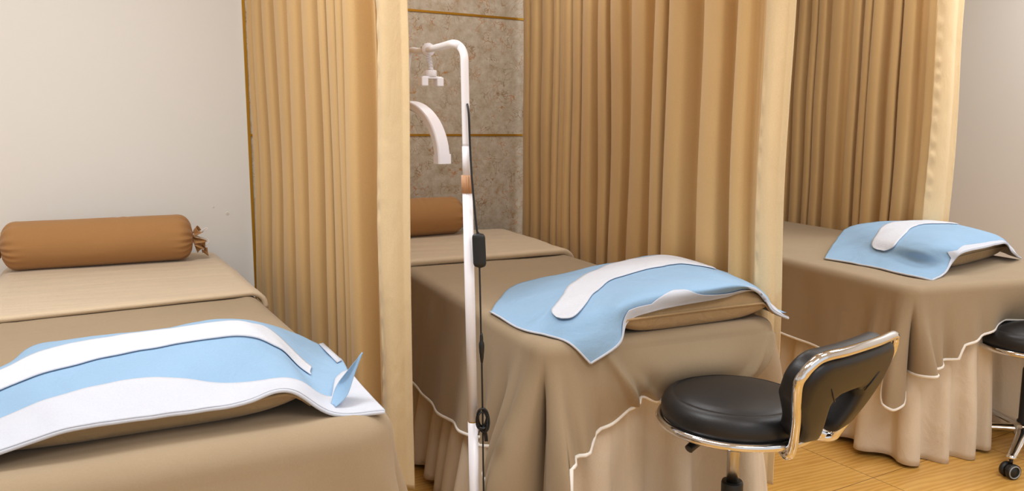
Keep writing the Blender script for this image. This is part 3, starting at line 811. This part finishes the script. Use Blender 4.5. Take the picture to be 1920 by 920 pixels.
# half moon light head
E0 = Vector(PY(829, 300, 2.10)); ud = Vector((-.28, .96, 0)).normalized(); RA = .16
cc = E0+ud*RA*math.cos(.12)+upv*.0
lean = ud.cross(upv)
def arc_pt(phi, dr=0): return cc - ud*(RA+dr)*math.cos(phi) + upv*((RA*1.02+dr)*math.sin(phi))
P = []
hw = .0225
Q = []
for phi in np.linspace(-.02, PI+.02, 60):
    ring = []
    sec = [(-hw, -.009), (-hw*.9, -.011), (hw*.9, -.011), (hw, -.009), (hw, .007), (hw*.85, .011), (-hw*.85, .011), (-hw, .007), (-hw, -.009)]
    P.append([arc_pt(phi, y)+lean*x for x, y in sec])
    Q.append([arc_pt(phi, -.0125)+lean*x for x in np.linspace(-hw*.8, hw*.8, 4)])
hd = MB().grid(P)
n = len(P[0])
hd.f.append(tuple(range(n-1))); hd.f.append(tuple((len(P)-1)*n+i for i in range(n-1))[::-1])
head = hd.build('light_head', M['whitep'], lamp, smooth=False); bevel(head, .003, 2)
MB().grid(Q).build('diffuser', M['diff'], head)
for ph0, ph1 in ((-.06, .10), (PI-.10, PI+.06)):
    rows = []
    for phi in np.linspace(ph0, ph1, 6):
        rows.append([arc_pt(phi, y*1.25)+lean*x*1.09 for x, y in [(-hw, -.009), (hw, -.009), (hw, .008), (hw*.85, .011), (-hw*.85, .011), (-hw, .008), (-hw, -.009)]])
    mb = MB().grid(rows); mb.f.append(tuple(range(6))[::-1]); mb.f.append(tuple(35+i for i in range(6)))
    mb.build('end_cap', M['whitep'], head, smooth=False)
apex = arc_pt(PI/2, .01)
MB().tube(spline([J+ad*.016, Vector(PY(786, 96, 2.13)), Vector(PY(768, 99, 2.19)), apex+upv*.06, apex-upv*.002], 8), .009, 14).build('neck', M['whitem'], lamp)
# phone holder hanging on a spring neck
ks = J+ad*.004-upv*.016
kb = Vector(PY(809, 136, 2.06))
mb = MB()
hel = [ks+(kb-ks)*t+Vector((math.cos(t*2*PI*11), math.sin(t*2*PI*11), 0))*(.0075-.002*t) for t in np.linspace(0, 1, 180)]
mb.tube(hel, .0015, 6); mb.tube([ks, kb], .004, 10)
mb.build('spring_neck', M['whitep'], lamp)
mb = MB(); kt = Vector(PY(808, 132, 2.06)); kk = Vector(PY(808, 143.5, 2.06)); 
prof = []
h = kt.z-kk.z
V = []
for z in (kk.z, kk.z+.001, kt.z-.001, kt.z):
    rr = .0155 if kk.z < z < kt.z else .0145
    V += [(kk.x+(rr+.0007*math.cos(20*a))*math.cos(a), kk.y+(rr+.0007*math.cos(20*a))*math.sin(a), z) for a in np.linspace(0, 2*PI, 80, endpoint=False)]
mb.add(V, [(i*80+k_, i*80+(k_+1) % 80, (i+1)*80+(k_+1) % 80, (i+1)*80+k_) for i in range(3) for k_ in range(80)]+[tuple(range(80))[::-1], tuple(range(240, 320))])
mb.build('clamp_knob', M['whitep'], lamp)
cl = Vector((.985, .10, 0)).normalized(); cdp = Vector((-cl.y, cl.x, 0)); ck = Vector((kk.x, kk.y, kk.z-.004))
mb = MB()
def obox(c, hx, hy, hz):
    v = [c+cl*sx*hx+cdp*sy*hy+upv*sz*hz for sz in (-1, 1) for sx, sy in ((-1,-1),(1,-1),(1,1),(-1,1))]
    mb.add(v, [(0,3,2,1),(4,5,6,7),(0,1,5,4),(1,2,6,5),(2,3,7,6),(3,0,4,7)])
obox(ck+upv*.001, .031, .010, .0035); obox(ck+cl*.0245-upv*.010, .0105, .012, .0125); obox(ck-cl*.0245-upv*.010, .0105, .012, .0125)
bevel(mb.build('phone_clamp', M['whitep'], lamp, smooth=False), .003, 3)
# cord down the pole
def cp(px, py, y=1.585): return Vector(PY(px, py, y))
cord = MB().tube(spline([cp(876, 195, 1.61), cp(879, 215, 1.60), cp(882, 290, 1.60), cp(887, 360, 1.59), cp(894, 430), cp(897, 436)], 8), .0026, 8)
cord.tube(spline([cp(899, 500), cp(900.5, 560), cp(902, 630), cp(903, 640)], 8), .0022, 8)
cord.tube(spline([cp(903, 660), cp(904, 720), cp(905, 775), cp(905.5, 830), cp(907, 930), cp(910, 1040), cp(914, 1150), Vector((cp(916, 1180).x, cp(916, 1180).y, .01))], 8), .0022, 8)
cord = cord.build('power_cord', M['blackp'], lamp)
# inline switch
a0, a1 = cp(897, 436), cp(900, 502)
P = []
for t in np.linspace(0, 1, 26):
    c = a0+(a1-a0)*t; e_ = min(t, 1-t); rr = .0135*(1-(1-min(1, e_/.16))**2.4)**.5+.0016
    P.append([c+Vector((.88, -.47, 0))*rr*math.copysign(abs(math.cos(a))**.7, math.cos(a))+Vector((.47, .88, 0))*rr*.6*math.copysign(abs(math.sin(a))**.7, math.sin(a)) for a in np.linspace(0, 2*PI, 25)])
sw = MB().grid(P).build('inline_switch', M['blackp'], cord); sw['label'] = 'black oval inline switch'
b0, b1_ = cp(902.5, 624), cp(903.5, 680)
MB().tube([b0+(b1_-b0)*t for t in np.linspace(0, 1, 16)], [.0025, .0035, .004, .0042, .0042, .006, .0065, .0065, .0062, .006, .0055, .0048, .0046, .004, .0034, .0025], 12).build('connector', M['blackp'], cord)['label'] = 'black barrel connector'
mb = MB(); c = cp(905, 785); rnd = random.Random(4)
X_, Y_ = Vector((.88, -.47, 0)), Vector((.47, .88, 0))
for i in range(6):
    w_, h_ = .011+.003*rnd.random(), .024+.006*rnd.random()
    cc_ = c+X_*rnd.uniform(-.003, .003)+Y_*rnd.uniform(-.008, .004)+upv*rnd.uniform(-.006, .004)
    tl = rnd.uniform(-.2, .2)
    mb.tube([cc_+X_*(w_*math.cos(a)+tl*h_*math.sin(a))+upv*h_*math.sin(a)+Y_*.004*math.sin(2*a+i) for a in np.linspace(0, 2*PI, 36, endpoint=False)], .0021, 7, closed=True)
for i in range(5):
    x = rnd.uniform(-.006, .006)
    mb.tube(spline([c-upv*.018+X_*x*.4, c-upv*.036+X_*(x+.004), c-upv*.055+X_*(x+.006)], 5), .0021, 7)
mb.tube(spline([c-upv*.018, c-upv*.03-X_*.008, c-upv*.04-X_*.011], 5), .0013, 6)
mb.tube([c-upv*.02+X_*.009*math.cos(a)+Y_*.009*math.sin(a) for a in np.linspace(0, 2*PI, 16, endpoint=False)], .003, 7, closed=True)
mb.build('cord_bundle', M['blackp'], cord)['label'] = 'black cord coiled and tied'

# second cord hanging at the edge of the second curtain
def c2p(px, py): return Vector(PY(px, py, 1.66))
mb = MB().tube(spline([c2p(1458, 300), c2p(1460, 470), c2p(1460, 520), c2p(1458, 600), c2p(1448, 720), c2p(1425, 850), Vector((c2p(1415, 900).x, 1.66, .01))], 8), .0022, 8)
o = mb.build('hanging_cord', M['blackp']); tag(o, 'thin black cord hanging at the lower edge of the second curtain', 'cord')
MB().tube([c2p(1460.5, 514), c2p(1460.5, 520), c2p(1460.3, 536), c2p(1460, 543)], [.0028, .005, .0055, .003], 10).build('connector', M['blackp'], o)

# ------------------------------------------------------------------ stools
def make_stool(loc, label):
    root = empty('stool', loc, label, 'stool', 'black stools on castors')
    zt = .475; R = .175
    prof = [(0, zt+.002), (R-.012, zt+.002), (R-.002, zt+.012), (R, zt+.024), (R-.001, zt+.040), (R-.006, zt+.052), (R-.014, zt+.060), (R-.022, zt+.064), (R-.026, zt+.0645), (R-.029, zt+.0625), (R-.033, zt+.0655), (R-.05, zt+.071), (R*.4, zt+.078), (0, zt+.079)]
    L = Vector(loc)
    def B(mb, name, mat, parent=root, smooth=True):
        o = obj(name, [Vector(v)+L for v in mb.v], mb.f, mat, parent, smooth=smooth); return o
    B(MB().lathe([(r, z) for r, z in prof], n=72), 'seat', M['leather'])
    B(MB().tube([((R+.003)*math.cos(a), (R+.003)*math.sin(a), zt+.002) for a in np.linspace(0, 2*PI, 72, endpoint=False)], .0098, 12, closed=True), 'seat_ring', M['chrome'])
    B(MB().lathe([(0, zt-.012), (.09, zt-.012), (.12, zt-.002), (0, zt-.002)], n=40), 'seat_plate', M['blackp'])
    # lever
    lv = MB().tube(spline([(-.05, .0, zt-.02), (-.09, -.006, zt-.021), (-.115, -.01, zt-.024)], 6), .005, 8)
    lv.tube(spline([(-.108, -.008, zt-.023), (-.13, -.011, zt-.027), (-.152, -.014, zt-.034), (-.159, -.015, zt-.037)], 5), [.006]+[.0105]*13+[.009, .004], 10)
    B(lv, 'lever', M['blackp'])
    B(MB().lathe([(0, .30), (.0145, .30), (.0145, .385), (.0150, .386), (.0150, zt-.012), (0, zt-.012)], n=24), 'gas_lift', M['steel'])
    B(MB().lathe([(.0145, .3205), (.024, .322), (.026, .316), (.026, .13), (.03, .125), (.03, .11), (0, .11)], n=28), 'column', M['blackp'])
    # five-leg base
    B(MB().lathe([(0, .07), (.038, .07), (.042, .078), (.042, .112), (.034, .120), (0, .120)], n=28), 'hub', M['chrome'])
    for k_ in range(5):
        a = 2*PI*k_/5; u = Vector((math.cos(a), math.sin(a), 0)); s_ = Vector((-u.y, u.x, 0))
        rows = []
        for t in np.linspace(0, 1, 12):
            c = u*(.035+.225*t)+upv*(.097-.018*t-.006*t*t); wv_, hv_ = .021-.007*t, .014-.005*t
            rows.append([c+s_*wv_*math.cos(b)+upv*hv_*math.sin(b) for b in np.linspace(0, 2*PI, 13)])
        mb = MB().grid(rows); mb.sphere(u*.262+upv*.072, (.016, .016, .010), 12, 6)
        B(mb, 'leg', M['chrome'])
        c = u*.262
        mb = MB(); ax2 = (s_*.8+u*.6).normalized()
        ca = B(MB().tube([c+upv*.066, c+upv*.045], .006, 10).tube([c+ax2*-.006+upv*.028+u*.006, c+ax2*.006+upv*.028+u*.006], .020, 16), 'caster', M['blackp'])
        for sg in (-1, 1):
            wc = c+ax2*sg*.014+upv*.0262+u*.006
            B(MB().tube([wc-ax2*.006, wc+ax2*.006], .026, 24), 'wheel', M['blackp'], ca)
            B(MB().tube([wc+ax2*sg*.0065+(u*.0-ax2.cross(upv)*math.cos(b)+upv*math.sin(b))*.0205 for b in np.linspace(0, 2*PI, 24, endpoint=False)], .0024, 6, closed=True), 'wheel_rim', M['rubber'], ca)
    # back: frame tube and padded backrest. local frame: wd = sideways, ln = up along the lean, ed = backwards
    NB = Vector((-.025, -.1905, .458)); FB = Vector((.1555, -.1545, .458))
    NTp = Vector(PZ(1512, 675, .7126))-Vector(STOOL1); FTp = Vector(PZ(1684, 621, .7126))-Vector(STOOL1)
    mb_ = (NB+FB)/2; mt = (NTp+FTp)/2
    wd = (FTp-NTp).normalized(); hgt = (mt-mb_).length; ln = (mt-mb_).normalized(); ed = wd.cross(ln).normalized()
    ln = ed.cross(wd).normalized() if ed.cross(wd).z > 0 else -ed.cross(wd).normalized()
    if ed.y > 0: ed = -ed
    hb, ht = (FB-NB).length/2, (FTp-NTp).length/2
    H = hgt; rr = .055
    def F(b, h, e_=0): return mb_+wd*b+ln*h+ed*(e_+.012*(1-min(1, abs(b/ht))**2)*smooth01(h/(.45*H)))
    path = [F(-.03, -.012, -.10), F(-hb*.75, -.012, -.03), F(-hb*.97, -.002, -.004), F(-hb-.004, .025), F(-hb-(ht-hb)*.5, (H-rr)*.5), F(-ht, H-rr-.01)]
    for a in np.linspace(PI/8, PI*3/8, 3): path.append(F(-ht+rr-rr*math.cos(a), H-rr+rr*math.sin(a)))
    path += [F(-ht+rr+.01, H), F(-ht*.33, H), F(ht*.33, H), F(ht-rr-.01, H)]
    for a in np.linspace(PI*3/8, PI/8, 3): path.append(F(ht-rr+rr*math.cos(a), H-rr+rr*math.sin(a)))
    path += [F(ht, H-rr-.01), F(hb+(ht-hb)*.5, (H-rr)*.5), F(hb+.004, .025), F(hb*.97, -.002, -.004), F(hb*.75, -.012, -.03), F(.03, -.012, -.10)]
    B(MB().tube(spline(path, 6), .0108, 14), 'back_frame', M['chrome'])
    for sg in (-1, 1):
        B(MB().tube([F(sg*hb*.86, -.004, -.012), F(sg*.05, .004, -.10)], [.012, .009], 10), 'bracket', M['chrome'])
    # pad outline in (b, h): inverted U
    iw = ht-.012
    def arc(cx, cy, r, a0, a1, n=9): return [(cx+r*math.cos(a), cy+r*math.sin(a)) for a in np.linspace(a0, a1, n)]
    hl = .026; bw = hb-.006; top = H-.010
    def resample(p, n):
        p = np.array(p); d_ = np.r_[0, np.cumsum(np.linalg.norm(np.diff(p, axis=0), axis=1))]; t_ = np.linspace(0, d_[-1], n)
        return np.stack([np.interp(t_, d_, p[:, 0]), np.interp(t_, d_, p[:, 1])], 1)
    left = [(-bw, hl), (-bw-(iw-bw)*.3, H*.32), (-iw+.004, H*.6)]+arc(-iw+rr, top-rr, rr, PI, PI/2)+[(-.03, top)]
    lin = [(-.026, hl), (-.030, H*.22), (-.050, H*.42), (-.056, H*.50), (-.052, H*.56), (-.036, H*.60), (-.008, H*.605)]
    O_ = resample(left, 40); I_ = resample(lin, 40)
    O_ = np.r_[O_, (O_*[-1, 1])[::-1]]; I_ = np.r_[I_, (I_*[-1, 1])[::-1]]
    n_ = len(O_); ring = []
    for i in range(n_):
        e_ = min(i, n_-1-i)/39*.36
        f = (1-(1-min(1, e_/.045))**2)**.5*.97+.03
        mo, row = (O_[i]+I_[i])/2, []
        for a in np.linspace(0, 2*PI, 33):
            ca, sa = math.cos(a), math.sin(a)
            x = math.copysign(abs(ca)**.32, ca); y = math.copysign(abs(sa)**.5, sa)
            q = mo+(O_[i]-mo)*x*(.55+.45*f)
            h_ = q[1]+(1-f)*.010
            row.append(F(q[0], h_, -.017+.036*y*f))
        ring.append(row)
    mbp = MB().grid(ring); mbp.f.append(tuple(range(32))[::-1]); mbp.f.append(tuple((n_-1)*33+i for i in range(32)))
    o = B(mbp, 'backrest', M['leather']); bpy_weld(o)
    for sg in (-1, 1):
        B(MB().tube([F(sg*.060, H*.58, .0190), F(sg*.080, H*.655, .0200), F(sg*.098, H*.73, .0190)], .0012, 6), 'seam', M['leather'], o)
    return root
STOOL1 = (1.356, 1.307, 0)
st1 = make_stool(STOOL1, 'black stool with chrome framed backrest in front of the middle bed')
def dup(o, parent=None):
    c = o.copy(); COL.objects.link(c)
    if parent: c.parent = parent
    for ch in list(o.children): dup(ch, c)
    return c
st2 = dup(st1); st2.location = (2.97, 1.455, 0)
for ch in st2.children:            # this one is set lower on its gas lift
    if ch.name.split('.')[0] in ('seat', 'seat_ring', 'seat_plate', 'lever', 'gas_lift', 'back_frame', 'bracket', 'backrest'): ch.location.z -= .072; st2.rotation_euler = (0, 0, math.radians(55))
st2['label'] = 'black stool cut off by the right edge, in front of the right bed'
